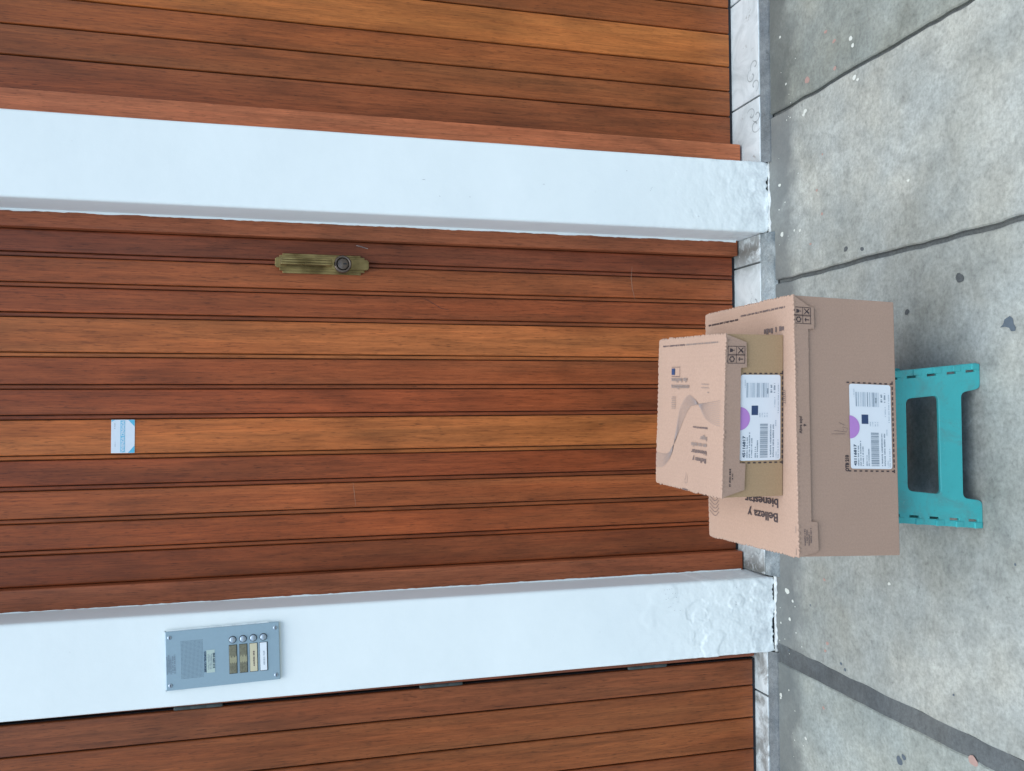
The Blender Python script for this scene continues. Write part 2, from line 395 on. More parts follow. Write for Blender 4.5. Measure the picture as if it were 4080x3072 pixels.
scrolls(th_right, [(.905, .045, .014, 1, .4), (.93, .03, .012, -1, 2.2), (.875, .03, .013, 1, 3.4), (.80, .05, .013, -1, 1.0), (.79, .022, .012, 1, 2.0), (.765, .028, .014, -1, 4.0), (1.2, .04, .014, 1, .8)])
scrolls(th_main, [(-.405, .075, .013, 1, 2.6), (-.385, .05, .010, -1, .6), (.29, .045, .012, 1, .9), (.275, .07, .011, -1, 2.6), (.19, .05, .012, 1, 4)])

# ---------------------------------------------------------------- planked doors
def tint(c, g=1.0):
    l = s2l(c); g *= .83; return (l[0]/.84*g, l[1]/1.02*g, l[2]/1.30*g, 1)
def plank(parent, x0, x1, y, z0, z1, col, bead=True, thick=.022):
    """vertical board with eased long edges"""
    px, py = parent.location.x, parent.location.y
    bm = bmesh.new(); e = .0035
    prof = [(x0, y+.012), (x0, y+.003), (x0+e*.4, y+.0008), (x0+e, y), (x1-e, y), (x1-e*.4, y+.0008), (x1, y+.003), (x1, y+.012)]
    rows = [z0, z1]
    vv = [[bm.verts.new((a-px, b-py, z)) for a, b in prof] for z in rows]
    for i in range(len(prof)-1): bm.faces.new((vv[0][i], vv[0][i+1], vv[1][i+1], vv[1][i]))
    bm.faces.new(vv[0]); bm.faces.new(vv[1])
    o = from_bm('plank', bm, WOOD, parent); o.color = tint(col); return o
def bead_strip(parent, xc, wd, y, z0, z1, col):
    px, py = parent.location.x, parent.location.y
    prof = [(xc-wd/2, y+.008), (xc-wd/2, y+.0022), (xc-wd/4, y+.0006), (xc+wd/4, y+.0006), (xc+wd/2, y+.0022), (xc+wd/2, y+.008)]
    bm = bmesh.new(); vv = [[bm.verts.new((a-px, b-py, z)) for a, b in prof] for z in (z0, z1)]
    for i in range(len(prof)-1): bm.faces.new((vv[0][i], vv[0][i+1], vv[1][i+1], vv[1][i]))
    o = from_bm('bead', bm, WOOD, parent); o.color = tint(col); return o
def post(name, parent, a, b, col, bev=.003):
    px, py = parent.location.x, parent.location.y
    o = box(name, (a[0]-px, a[1]-py, a[2]), (b[0]-px, b[1]-py, b[2]), WOOD, parent, bev, 2); o.color = tint(col); return o
ZT = 2.32
door = empty('front_door', (.01, .15, .02))
tag(door, 'narrow varnished plank door with brass lock between the two white pillars', 'door')
door.location.z = 0
DJ = [.4251, .3674, .2975, .2281, .1362, .0619, -.0083, -.101, -.1711, -.2453, -.3176, -.3935]
DC = [(132, 77, 56), (148, 88, 56), (142, 82, 52), (174, 109, 66), (146, 84, 52), (142, 79, 49), (176, 110, 64), (138, 76, 46), (152, 90, 55), (148, 83, 49), (132, 75, 46)]
for i in range(11):
    b_, a_ = DJ[i], DJ[i+1]
    l_ = a_+(.0062 if i < 10 else 0); r_ = b_-(.0062 if i > 0 else 0)
    plank(door, l_, r_, .15, .03, ZT, DC[i])
    if i < 10: bead_strip(door, a_, .0082, .1503, .03, ZT, tuple(int(.92*v) for v in DC[i]))
box('backing', (-.395-.01, .012, .03), (.427-.01, .03, ZT), DARK, door)
post('frame_post', door, (-.462, .122, .024), (-.3945, .19, ZT), (150, 93, 68))
post('frame_post', door, (.4262, .126, .024), (.490, .19, ZT), (150, 93, 68))
box('bottom_shade_strip', (-.393-.01, .004, .0205), (.425-.01, .02, .031), DARK, door)  # near-black strip, its colour stands in for shade under the planks

for x_, s_, k_, yy_ in ((-.4455, 1, 2.0, .1212), (.4672, -1, 7.0, .1252)):
    n_ = 260; ev, ef = [], []
    for i in range(n_+1):
        z_ = .03+(ZT-.03)*i/n_
        w_ = .0034+.0022*noise.noise(Vector((k_, z_*16, 0)))+.0016*noise.noise(Vector((k_, z_*70, 3)))
        xb = x_+(-.0008 if s_ > 0 else -.0014)*z_
        ev += [(xb-s_*.012-.01, yy_-.15, z_), (xb+s_*max(.0006, w_)-.01, yy_-.15, z_)]
        if i: a_ = 2*(i-1); ef.append((a_, a_+1, a_+3, a_+2))
    mesh('paint_edge', ev, ef, PLASTER, door)
for pts_, w_, m_ in (([(.3901, .3329), (.3596, .3365), (.3292, .3336), (.299, .3256)], .0016, 'SCRATCH'), ([(-.1764, 1.09), (-.2001, 1.0874), (-.2358, 1.0836)], .0012, 'SCRATCH'), ([(.2906, .9132), (.277, .8886), (.2632, .8638), (.2588, .8409)], .0011, 'DARK')):
    mv = ([], []); ribbon(mv, [(x_-.01, -.0006, z_) for x_, z_ in pts_], w_, (0, -1, 0), lambda t: .3+1.2*t*(1-t)*2)
    mesh('scratch', mv[0], mv[1], SCRATCH if m_ == 'SCRATCH' else DARK, door)
mv = ([], [])
for i in range(5): ribbon(mv, [(.4095+.0012*i-.01, -.0006, 1.051+.004*i), (.4115+.0012*i-.01, -.0006, 1.060+.005*i)], .0012, (0, -1, 0))
mesh('scuff', mv[0], mv[1], SCUFF, door)
# lock furniture, a part of the door
lx = .3655-.01
lock = prism('lock_plate', [(lx-.0245, -.001, 1.0690), (lx+.0245, -.001, 1.0690), (lx+.0245, -.001, 1.2600), (lx-.0245, -.001, 1.2600)], (0, -.004, 0), BRASS, door, bev=.001)
def lockpart(name, hw, z0, z1, y0, y1, m=BRASS, cut=0.0):
    pts = [(lx-hw+cut, y0, z0), (lx+hw-cut, y0, z0), (lx+hw, y0, z0+cut*1.3), (lx+hw, y0, z1-cut*1.3), (lx+hw-cut, y0, z1), (lx-hw+cut, y0, z1), (lx-hw, y0, z1-cut*1.3), (lx-hw, y0, z0+cut*1.3)] if cut else [(lx-hw, y0, z0), (lx+hw, y0, z0), (lx+hw, y0, z1), (lx-hw, y0, z1)]
    return prism(name, pts, (0, y1-y0, 0), m, lock, bev=.0007)
lockpart('middle_step', .0190, 1.0605, 1.2675, -.004, -.0105)
lockpart('raised_centre', .0130, 1.0505, 1.2785, -.0095, -.0165, BRASS, .004)
lathe('cylinder_ring', [(.0215, -.011), (.0215, -.022), (.019, -.026), (.0162, -.0255), (.0156, -.018)], (lx, 0, 1.1154), (0, 1, 0), BRASS_DARK, lock, 36)
lathe('key_cylinder', [(.0140, -.012), (.0140, -.0225), (.0128, -.0238)], (lx, 0, 1.1154), (0, 1, 0), BRASS_DARK, lock, 32)
box('key_slot', (lx-.0015, -.0246, 1.1060), (lx+.0015, -.0236, 1.1145), DARK, lock)
# pull handle: two feet and a ridged grip
box('handle_foot', (lx-.008, -.040, 1.2510), (lx+.008, -.012, 1.2665), BRASS, lock, .002, 2)
box('handle_foot', (lx-.008, -.040, 1.1430), (lx+.008, -.012, 1.1570), BRASS, lock, .002, 2)
bm = bmesh.new()
for dx, w_ in ((-.006, .0045), (0, .005), (.006, .0045)): add_box(bm, (lx+dx-w_/2, -.0435, 1.1440), (lx+dx+w_/2, -.036, 1.2660), .0015, 2)
from_bm('handle_grip', bm, BRASS, lock)

def gate(label, xs, cols, y, fr, frcol, fx, z0):
    g_ = empty('wooden_gate', (sum(xs)/len(xs), y, 0)); tag(g_, label, 'gate')
    for i in range(len(xs)-1):
        plank(g_, min(xs[i], xs[i+1])+.0015, max(xs[i], xs[i+1])-.0015, y, z0, ZT, cols[i % len(cols)])
    lo, hi = min(xs), max(xs)
    box('backing', (lo-g_.location.x, .0105, z0), (hi-g_.location.x, .028, ZT), DARK, g_)
    post('frame_post', g_, (fx[0], fr, .026), (fx[1], y+.03, ZT), frcol)
    box('bottom_shade_strip', (lo-g_.location.x, .004, .0205), (hi-g_.location.x, .02, z0), DARK, g_)  # shade of the gap below the gate, painted as a dark strip
    return g_
gr = gate('wide plank gate with broad pale frame post, on the side away from the intercom', [.742, .825, .897, .967, 1.061, 1.135, 1.22, 1.31, 1.39, 1.48, 1.56, 1.65, 1.73, 1.82, 1.9, 2.0, 2.1, 2.2],
          [(140, 84, 54), (144, 88, 54), (150, 92, 54), (178, 114, 64), (136, 84, 50), (148, 92, 54)], .15, .10, (182, 116, 86), (.640, .7325), .030)
gl = gate('wide plank gate with dark hinges beside the intercom pillar', [-.677, -.7478, -.8337, -.917, -1.0, -1.08, -1.165, -1.25, -1.33, -1.42, -1.5, -1.59, -1.68, -1.76, -1.85, -1.94, -2.03, -2.12, -2.2],
          [(130, 79, 53), (134, 82, 51), (138, 84, 51), (132, 80, 50)], .07, .064, (122, 76, 62), (-.6685, -.630), .030)
for z0, z1 in ((.833, .940), (.284, .393), (1.3985, 1.505)):
    h_ = lathe('hinge', [(.0, z0), (.0035, z0), (.0046, z0+.003), (.0046, z0+.034), (.0040, z0+.0355), (.0046, z0+.037), (.0046, z0+.069), (.0040, z0+.0705), (.0046, z0+.072), (.0046, z1-.003), (.0035, z1), (.0, z1)], (-.6722-gl.location.x, -.003, 0), (0, 0, 1), HINGE, gl, 14)

# ---------------------------------------------------------------- white pillars
def pillar(label, xo0, xo1, xi0, xi1, yb_in, yb_out, side_in, seed, rgh=.75, ptop=.42, flakes=()):
    """xo/xi: outer and inner front corner x at z=0 and at z=1.85; side_in +1 if the door is to the right"""
    root = empty('pillar', ((xo0+xi0)/2, .05, 0)); tag(root, label, 'pillar', 'white plastered pillars either side of the door')
    ox, oy = root.location.x, root.location.y
    def path(z):
        t = z/1.85; xo = xo0+(xo1-xo0)*t; xi = xi0+(xi1-xi0)*t; s = side_in
        P = []
        for i in range(6): P.append((xo, yb_out+(0.004-yb_out)*i/5))
        P += [(xo+s*.0012, .0012), (xo+s*.004, 0)]
        nf = 84
        for i in range(1, nf): P.append((xo+s*.004+(xi-xo-s*.010)*i/nf, 0))
        P += [(xi-s*.006, 0), (xi-s*.0018, .0016), (xi, .006)]
        for i in range(1, 15): P.append((xi, .006+(yb_in-.006)*i/14))
        return P
    zs = []
    z = 0.0
    while z < ZT:
        zs.append(z); z += .0022 if z < .28 else (.005 if z < .45 else (.012 if z < .7 else .03))
    zs.append(ZT+.02)
    vs_, fs = [], []; npth = len(path(0))
    for ri, z in enumerate(zs):
        P = path(z)
        for i, (x, y) in enumerate(P):
            front = 6 <= i <= 93
            k = max(0, 1-z/.62); ks = k*k
            q = Vector((x*1.0+seed, y, z))
            d = .0010*noise.noise(q*5)
            d += rgh*ks*(.0016*max(0, noise.noise(q*11))+.0014*noise.noise(q*26)+.0011*noise.noise(q*60)+.0006*noise.noise(q*150))
            pt = noise.noise(Vector((x*16+seed*3, 0, z*13)))      # flaked patches with a lip
            if pt > .25: d += .0011*min(1, (pt-.25)*9)*max(0, min(1, (ptop-z)*9))
            for fx_, fz_, fr_, fd_ in flakes:
                if front and abs(z-fz_) < fr_*1.7:
                    e_ = math.hypot(x-fx_, (z-fz_)*.85)/fr_ + .62*noise.noise(Vector((x*38+fz_*90, z*38, seed))) + .25*noise.noise(Vector((x*110+fx_*50, z*110, seed)))
                    d += .7*fd_*max(0, min(1, (1-e_)*4)) + abs(fd_)*.16*math.exp(-((e_-1.02)*7)**2)
            if ri == 0 or z < .03:
                rg = max(0, .004+.014*noise.noise(Vector((x*21+seed, y*21, 2.2)))+.006*noise.noise(Vector((x*110+seed, y*110, 5))))
                zz = max(z, rg) if z < .03 else z
                if z <= rg: d -= .002
            else: zz = z
            if i in (7, 8, 92, 93, 94, 95): d += ks*.0022*noise.noise(q*45)
            nx_, ny_ = (0, -1) if front else ((-side_in, 0) if i < 6 else (side_in, 0))
            xx = x+nx_*d; yy = y+ny_*d
            if i == npth-1: yy += .0018*noise.noise(Vector((0, 3, z*22+seed)))+.0008*noise.noise(Vector((0, 3, z*90+seed)))
            vs_.append((xx-ox, yy-oy, zz))
    for a in range(len(zs)-1):
        for i in range(npth-1):
            v = a*npth+i; f = (v, v+1, v+npth+1, v+npth); fs.append(f if side_in > 0 else f[::-1])
    mesh('plaster_coat', vs_, fs, PLASTER, root, smooth=True)
    lo, hi = min(xo0, xi0), max(xo0, xi0)
    box('concrete_core', (lo+.006-ox, .009-oy, -.01), (hi-.006-ox, max(yb_in, yb_out)+.02-oy, ZT), MORTAR, root)
    # ragged skirt of old paint left on the pavement
    n = 90; sv, sf = [], []
    for i in range(n+1):
        x = lo-.002+(hi-lo+.004)*i/n
        wv = .0035+.010*noise.noise(Vector((x*19+seed, .3, 0)))+.005*noise.noise(Vector((x*90+seed, .9, 0)))
        hh = .003+.004*noise.noise(Vector((x*40+seed, 1.9, 0)))
        sv += [(x-ox, .004-oy, .001), (x-ox, -.0015-oy, max(.0015, hh)), (x-ox, -.003-max(0, wv)-oy, .0012), (x-ox, -.0035-max(0, wv)-oy, -.002)]
    for i in range(n):
        for j in range(3): a = i*4+j; sf.append((a, a+4, a+5, a+1))
    mesh('paint_skirt', sv, sf, SKIRT, root)
    rnd = random.Random(int(seed)); mv = ([], [])      # scuffs and pin-prick dirt on the paint
    if side_in > 0: pts = [(-.464-.011*a+.004*rnd.random(), .318-.007*b-.003*a+.003*rnd.random(), .0028) for a in range(6) for b in range(5) if rnd.random() < .62] + [(-.4678, .1139, .004), (-.505, .1168, .008), (-.512, .116, .005), (-.60, .30, .002)]
    else: pts = [(.5668, .3427, .004), (.562, .345, .003), (.571, .340, .003), (.556, .9355, .009), (.52, .8221, .004), (.5622, .6328, .006), (.5178, .8969, .004), (.503, .21, .007), (.61, .41, .004)]
    for x_, z_, r_ in pts:
        a_ = rnd.uniform(.9, 1.9); ribbon(mv, [(x_-ox-r_*.5*math.cos(a_), -.0016-oy, z_-r_*.5*math.sin(a_)), (x_-ox, -.0017-oy, z_), (x_-ox+r_*.5*math.cos(a_+.3), -.0016-oy, z_+r_*.5*math.sin(a_+.3))], .0013, (0, -1, 0), lambda t: 1-.8*abs(2*t-1))
    tag(mesh('scuff_marks', mv[0], mv[1], SCUFF, root), kind='stuff')
    return root
pillar('white plastered pillar carrying the grey intercom panel, flaking at its foot', -.6415, -.650, -.4460, -.4450, .136, .075, 1, 3.0, .85, .42, [(-.523, .224, .031, -.0013), (-.556, .200, .012, .0010), (-.590, .220, .020, -.0011), (-.470, .140, .040, .0011), (-.60, .10, .045, .0007), (-.535, .070, .045, -.0009), (-.480, .050, .026, .0012), (-.610, .035, .03, -.0008), (-.58, .155, .03, .0006)])
pillar('plain white plastered pillar without an intercom, beside the brass lock', .6585, .6553, .4690, .4655, .140, .125, -1, 11.0, .7, .14, [(.5145, .237, .008, .0006), (.5029, .2189, .006, -.0008), (.5747, .1303, .040, .0006), (.60, .075, .035, -.0005), (.53, .06, .028, .0007), (.485, .09, .016, .0009), (.56, .03, .022, -.0008)])
q = box('house_wall', (-2.9, .34, 0), (2.9, .40, 3.6), MORTAR); tag(q, 'dark backdrop added behind the doors to block light leaks', 'wall', kind='structure')  # unseen backdrop, added to stop sky light leaking past the posts
# rest of the facade, above and beyond the picture
up = box('house_wall', (-2.3, -.01, ZT+.004), (2.3, .3, 3.6), PLASTER); tag(up, 'white house wall above the doors', 'wall', kind='structure')
for a, b in ((-2.9, -2.202), (2.202, 2.9)):
    q = box('house_wall', (a, -.008, 0), (b, .3, ZT), PLASTER); tag(q, 'white house wall beside the gates', 'wall', kind='structure')

# ---------------------------------------------------------------- flat print helpers
def put(parent, name, me_verts, faces, m, warp=None, kind=None):
    vs_ = [warp(Vector(v)) if warp else v for v in me_verts]
    o = mesh(name, vs_, faces, m, parent)
    if kind: o['kind'] = kind
    return o
class Face:
    """a flat face for print: origin, right and up vectors in the parent's local space"""
    def __init__(s, parent, o, r, u, warp=None):
        s.p, s.o, s.r, s.u, s.w = parent, Vector(o), Vector(r).normalized(), Vector(u).normalized(), warp
        s.nrm = s.r.cross(s.u)
    def at(s, a, b, lift): return s.o+s.r*a+s.u*b+s.nrm*lift
    def text(s, body, a, b, wd, ht, m, bold=0.0, lift=.0006, name='lettering'):
        cu = bpy.data.curves.new('t', 'FONT'); cu.body = body; cu.size = 1; cu.offset = bold; cu.resolution_u = 3; cu.fill_mode = 'FRONT'
        ob = bpy.data.objects.new('t', cu); C.objects.link(ob); bpy.context.view_layer.update()
        me = bpy.data.meshes.new_from_object(ob.evaluated_get(bpy.context.evaluated_depsgraph_get()))
        bpy.data.objects.remove(ob, do_unlink=True); bpy.data.curves.remove(cu)
        xs = [v.co.x for v in me.vertices]; x0, x1 = min(xs), max(xs)
        vs_ = [s.at(a+(v.co.x-x0)/(x1-x0)*wd, b+v.co.y/.73*ht, lift) for v in me.vertices]
        fs = [tuple(p.vertices) for p in me.polygons]; bpy.data.meshes.remove(me)
        return put(s.p, name, vs_, fs, m, s.w)
    def rects(s, lst, m, name, lift=.0005, kind=None):
        vs_, fs = [], []
        for a0, b0, a1, b1 in lst:
            n = len(vs_); vs_ += [s.at(a0, b0, lift), s.at(a1, b0, lift), s.at(a1, b1, lift), s.at(a0, b1, lift)]; fs.append((n, n+1, n+2, n+3))
        return put(s.p, name, vs_, fs, m, s.w, kind)
    def poly(s, pts, m, name, lift=.0005, thick=0):
        vs_ = [s.at(a, b, lift) for a, b in pts]
        return put(s.p, name, vs_, [tuple(range(len(vs_)))], m, s.w)
    def rrect(s, a0, b0, a1, b1, r, m, name, lift=.0005):
        pts = []
        for cx, cy, st in ((a1-r, b1-r, 0), (a0+r, b1-r, 90), (a0+r, b0+r, 180), (a1-r, b0+r, 270)):
            for i in range(5): t = math.radians(st+i*22.5); pts.append((cx+r*math.cos(t), cy+r*math.sin(t)))
        return s.poly(pts, m, name, lift)
    def lines(s, polys, wd, m, name, lift=.0005, kind='stuff'):
        mv = ([], [])
        for pl in polys: ribbon(mv, [s.at(a, b, lift) for a, b in pl], wd, s.nrm)
        return put(s.p, name, mv[0], mv[1], m, s.w, kind)
    def micro(s, a0, a1, b, ht, m, name='small_print', lift=.0008, seed=0):
        rnd = random.Random(seed); x = a0; out = []
        while x < a1:
            w_ = ht*rnd.uniform(.35, .8); out.append((x, b+ht*rnd.uniform(0, .15), min(a1, x+w_), b+ht*rnd.uniform(.75, 1)))
            x += w_+ht*(rnd.uniform(.12, .3) if rnd.random() < .8 else .8)
        return out

# ---------------------------------------------------------------- intercom
ic = empty('intercom_panel', (-.5435, 0, 1.395)); tag(ic, 'grey metal intercom panel with four buttons and name slots on white pillar', 'intercom')
ic.rotation_euler = (0, math.radians(-1.35), 0)
fp = box('faceplate', (-.0645, -.0075, -.1215), (.0645, .004, .1215), ALU, ic, .0012, 2)
F = Face(fp, (0, -.0075, 0), (1, 0, 0), (0, 0, 1))
for x, z in ((.0515, .1130), (-.0535, .1130), (.0525, -.1125), (-.0535, -.1125)):
    s_ = lathe('screw', [(.0046, 0), (.0046, .0006), (.0030, .0016)], (x, -.0075, z), (0, -1, 0), STEEL, ic, 14)
    box('slot', (x-.0030, -.0096, z-.0006), (x+.0030, -.0088, z+.0006), DARK, s_)
holes = []
for i in range(30):
    for j in range(17):
        x = -.0405+i*.0811/29; z = .0445+j*.0445/16
        holes.append((x-.0006, z-.0006, x+.0006, z+.0006))
F.rects(holes, plain('grille_hole', (.10, .14, .18), .8, .1, 100, bump=0), 'speaker_holes', .0003, 'stuff')
for n_, z in enumerate((-.0200, -.0423, -.0645, -.0865)):
    lathe('button_ring', [(.0082, 0), (.0082, .0005)], (.0345, -.0075, z), (0, -1, 0), DARK, ic, 28)
    lathe('button', [(.0069, 0), (.0069, .0022), (.0058, .0034), (.003, .0040), (0, .0042)], (.0345, -.0075, z), (0, -1, 0), STEEL, ic, 28)
    a0, a1, b0, b1 = -.0412, .0232, z-.0090, z+.0085
    rc = F.rects([(a0, b0, a1, b1)], DARK, 'name_slot', .0003)
    mm = (GLASSY, GLASSY, CREAM, WHITE_CARD)[n_]
    cd_ = box('name_card', (a0+.0012, -.0092, b0+(.0012 if n_ < 3 else .002)), (a1-.0008, -.0079, b1-.0008), mm, ic, .0004)
    if n_ > 1:
        G = Face(cd_, (0, -.0093, 0), (1, 0, 0), (0, 0, 1))
        G.rects(G.micro(-.028, .006, z-.0022, .0036, INK_SOFT, seed=n_), PRINT_PALE if n_ == 3 else INK_SOFT, 'small_print', .0002, 'stuff')
for k_ in (0, 1):
    zc = -.0202-.0223*k_
    F.poly([(-.017+.002*math.sin(i*2.3+k_), zc+.0078-.0156*i/9) for i in range(10)]+[(-.003+.003*math.sin(i*1.7+2*k_), zc-.0078+.0156*i/9) for i in range(10)], TAPE, 'tape_residue', .0019)
F.rects([(-.0335, .0190, .0165, .0365)], OLDPAPER, 'yellowed_label', .0004)
F.text('SERVICIO TECNICO', -.0315, .0372, .0460, .0044, INKBLUE, .045, .0007)
F.text('919 099 040', -.0245, .0190, .0340, .0040, INKBLUE, .045, .0007)
mp_ = []
for j in range(3): mp_ += F.micro(-.026, .008, .0245+.0036*j, .0022, PRINT, seed=20+j)
for j in range(5): mp_ += F.micro(-.0285+(j % 2)*.003, .0135-(j % 3)*.003, .1020+.0040*j, .0027, PRINT, seed=40+j)
F.rects(mp_, PRINT, 'small_print', .0006, 'stuff')
# rim of white filler left round the plate edge
mv = ([], [])
for a, b, n_ in (((-.066, .1225), (.066, .1225), 40), ((.0655, .123), (.0655, -.10), 60), ((-.066, .123), (-.0655, .09), 14)):
    ribbon(mv, [(a[0]+(b[0]-a[0])*i/n_+.0008*noise.noise(Vector((i*.7, 1, 0))), -.0035, a[1]+(b[1]-a[1])*i/n_+.0008*noise.noise(Vector((i*.6, 4, 0)))) for i in range(n_+1)], .006, (0, -1, 0), lambda t: .7+.5*noise.noise(Vector((t*30, 2, 2))))
mesh('filler_rim', mv[0], mv[1], PLASTER, ic)

# ---------------------------------------------------------------- census sticker
stk = empty('door_sticker', (-.0541, .1497, 1.6235)); tag(stk, 'small white and cyan rectangular sticker on the wooden door', 'sticker')
stk.rotation_euler = (0, math.radians(.3), 0)
SF = Face(stk, (0, 0, 0), (1, 0, 0), (0, 0, 1))
box('paper', (-.0390, -.0008, -.0257), (.0390, .0004, .0257), STICKER, stk, .0003)
SF.rects([(-.0372, -.0044, .0372, .0056)], CYAN_PALE, 'title_band', .0010)
SF.text('VIVIENDA CENSADA', -.0360, -.0030, .0720, .0074, STICKER, .03, .0013)
SF.poly([(-.0385, -.0252), (-.0215, -.0252), (-.0385, -.0112)], CYAN, 'corner_triangle', .0010)
SF.poly([(.0385, -.0252), (.0385, -.0112), (.0230, -.0252)], CYAN, 'corner_triangle', .0010)
SF.poly([(.0385, .0252), (.0340, .0252), (.0385, .0170)], CYAN_PALE, 'torn_corner', .0010)
SF.rects(SF.micro(.018, .031, .0165, .003, PRINT, seed=5)+SF.micro(-.024, -.012, .0160, .002, PRINT, seed=6), PRINT_PALE, 'small_print', .0010, 'stuff')

# ---------------------------------------------------------------- folding step stool
stool = empty('step_stool', (-.074, -.62, 0)); tag(stool, 'turquoise plastic folding step stool under the big carton', 'stool')
def curve_panel(name, loops, thick, m, parent, xf):
    """flat panel with holes from 2D loops; xf maps (x, z, depth) to local space"""
    cu = bpy.data.curves.new('p', 'CURVE'); cu.dimensions = '2D'; cu.fill_mode = 'BOTH'; cu.extrude = thick/2-.0012; cu.bevel_depth = .0012; cu.bevel_resolution = 1
    cu.offset = -.0012
    for lp in loops:
        s = cu.splines.new('POLY'); s.points.add(len(lp)-1); s.use_cyclic_u = True
        for q, (x, z) in zip(s.points, lp): q.co = (x, z, 0, 1)
    ob = bpy.data.objects.new('p', cu); C.objects.link(ob); bpy.context.view_layer.update()
    me = bpy.data.meshes.new_from_object(ob.evaluated_get(bpy.context.evaluated_depsgraph_get()))
    bpy.data.objects.remove(ob, do_unlink=True); bpy.data.curves.remove(cu)
    for v in me.vertices: v.co = xf(v.co.x, v.co.y, v.co.z)
    me.name = name; me.materials.clear(); me.materials.append(m); me.update()
    return link(bpy.data.objects.new(name, me), parent)
def rloop(pts, r, n=5):
    out = []
    for i, p in enumerate(pts):
        p = Vector(p); a = Vector(pts[i-1]); b = Vector(pts[(i+1) % len(pts)])
        da = (a-p).normalized(); db = (b-p).normalized(); q = min(r, (a-p).length*.45, (b-p).length*.45)
        p0 = p+da*q; p1 = p+db*q
        for k in range(n+1):
            t = k/n; out.append(tuple((1-t)**2*p0+2*t*(1-t)*p+t*t*p1))
    return out
SH = .218
def stool_panel(name, yb, yt, flip):
    outer = rloop([(-.158, 0), (-.105, 0), (-.0985, .0405), (.1005, .0405), (.1085, 0), (.158, 0), (.1385, SH-.004), (-.1385, SH-.004)], .010)
    win = rloop([(-.0905, .0875), (.0955, .0890), (.0895, .1570), (-.0825, .1565)], .011)
    slots = []
    for sx in (-1, 1):
        for z in (.020, .060, .102, .144, .184):
            xo = .158-(.0195)*z/SH-.0135
            slots.append([(sx*xo-.0022*1, z-.010), (sx*xo+.0022, z-.010), (sx*xo+.0022-sx*.0016, z+.010), (sx*xo-.0022-sx*.0016, z+.010)])
    def xf(x, z, d):
        y = yb+(yt-yb)*z/SH; return Vector((x, y-stool.location.y+d, z))
    return curve_panel(name, [outer, win]+slots, .007, TEAL, stool, xf)
p1 = stool_panel('side_panel', -.734, -.716, 0); p2 = stool_panel('side_panel', -.510, -.528, 0)
for sx in (-1, 1):       # hinge knuckles standing proud along each sloping edge
    for z in (.0, .040, .081, .123, .164):
        xo = .158-.0195*(z+.02)/SH-.0055
        y = -.734+.018*(z+.01)/SH
        box('hinge_knuckle', (sx*xo-.0065, y-.0055-stool.location.y, max(0, z+.001)), (sx*xo+.0050, y-.002-stool.location.y, z+.019), TEAL, stool, .0018, 2, warp=lambda c, sx=sx: Vector((c.x-sx*.09*(c.z-.1)*0, c.y, c.z)))
# folded end panels, each a pair of leaves hinged along the middle
for sx in (-1, 1):
    xb, xt = sx*.150, sx*.132
    for y0, y1, xi in ((-.727, -.622, 0), (-.517, -.622, 0)):
        pts = [(xb-sx*.004, y0-stool.location.y, .045), (xb-sx*.02, y1-stool.location.y, .060), (xt-sx*.02, y1-stool.location.y, SH-.006), (xt, y0+(.014 if y0 < -.622 else -.014)-stool.location.y, SH-.006)]
        prism('end_panel', pts, (sx*.005, 0, 0), TEAL, stool, bev=.001)
for y0, y1 in ((-.735, -.6235), (-.6205, -.509)):
    box('top_panel', (-.146, y0-stool.location.y, SH-.010), (.146, y1-stool.location.y, SH+.0005), TEAL, stool, .003, 2)

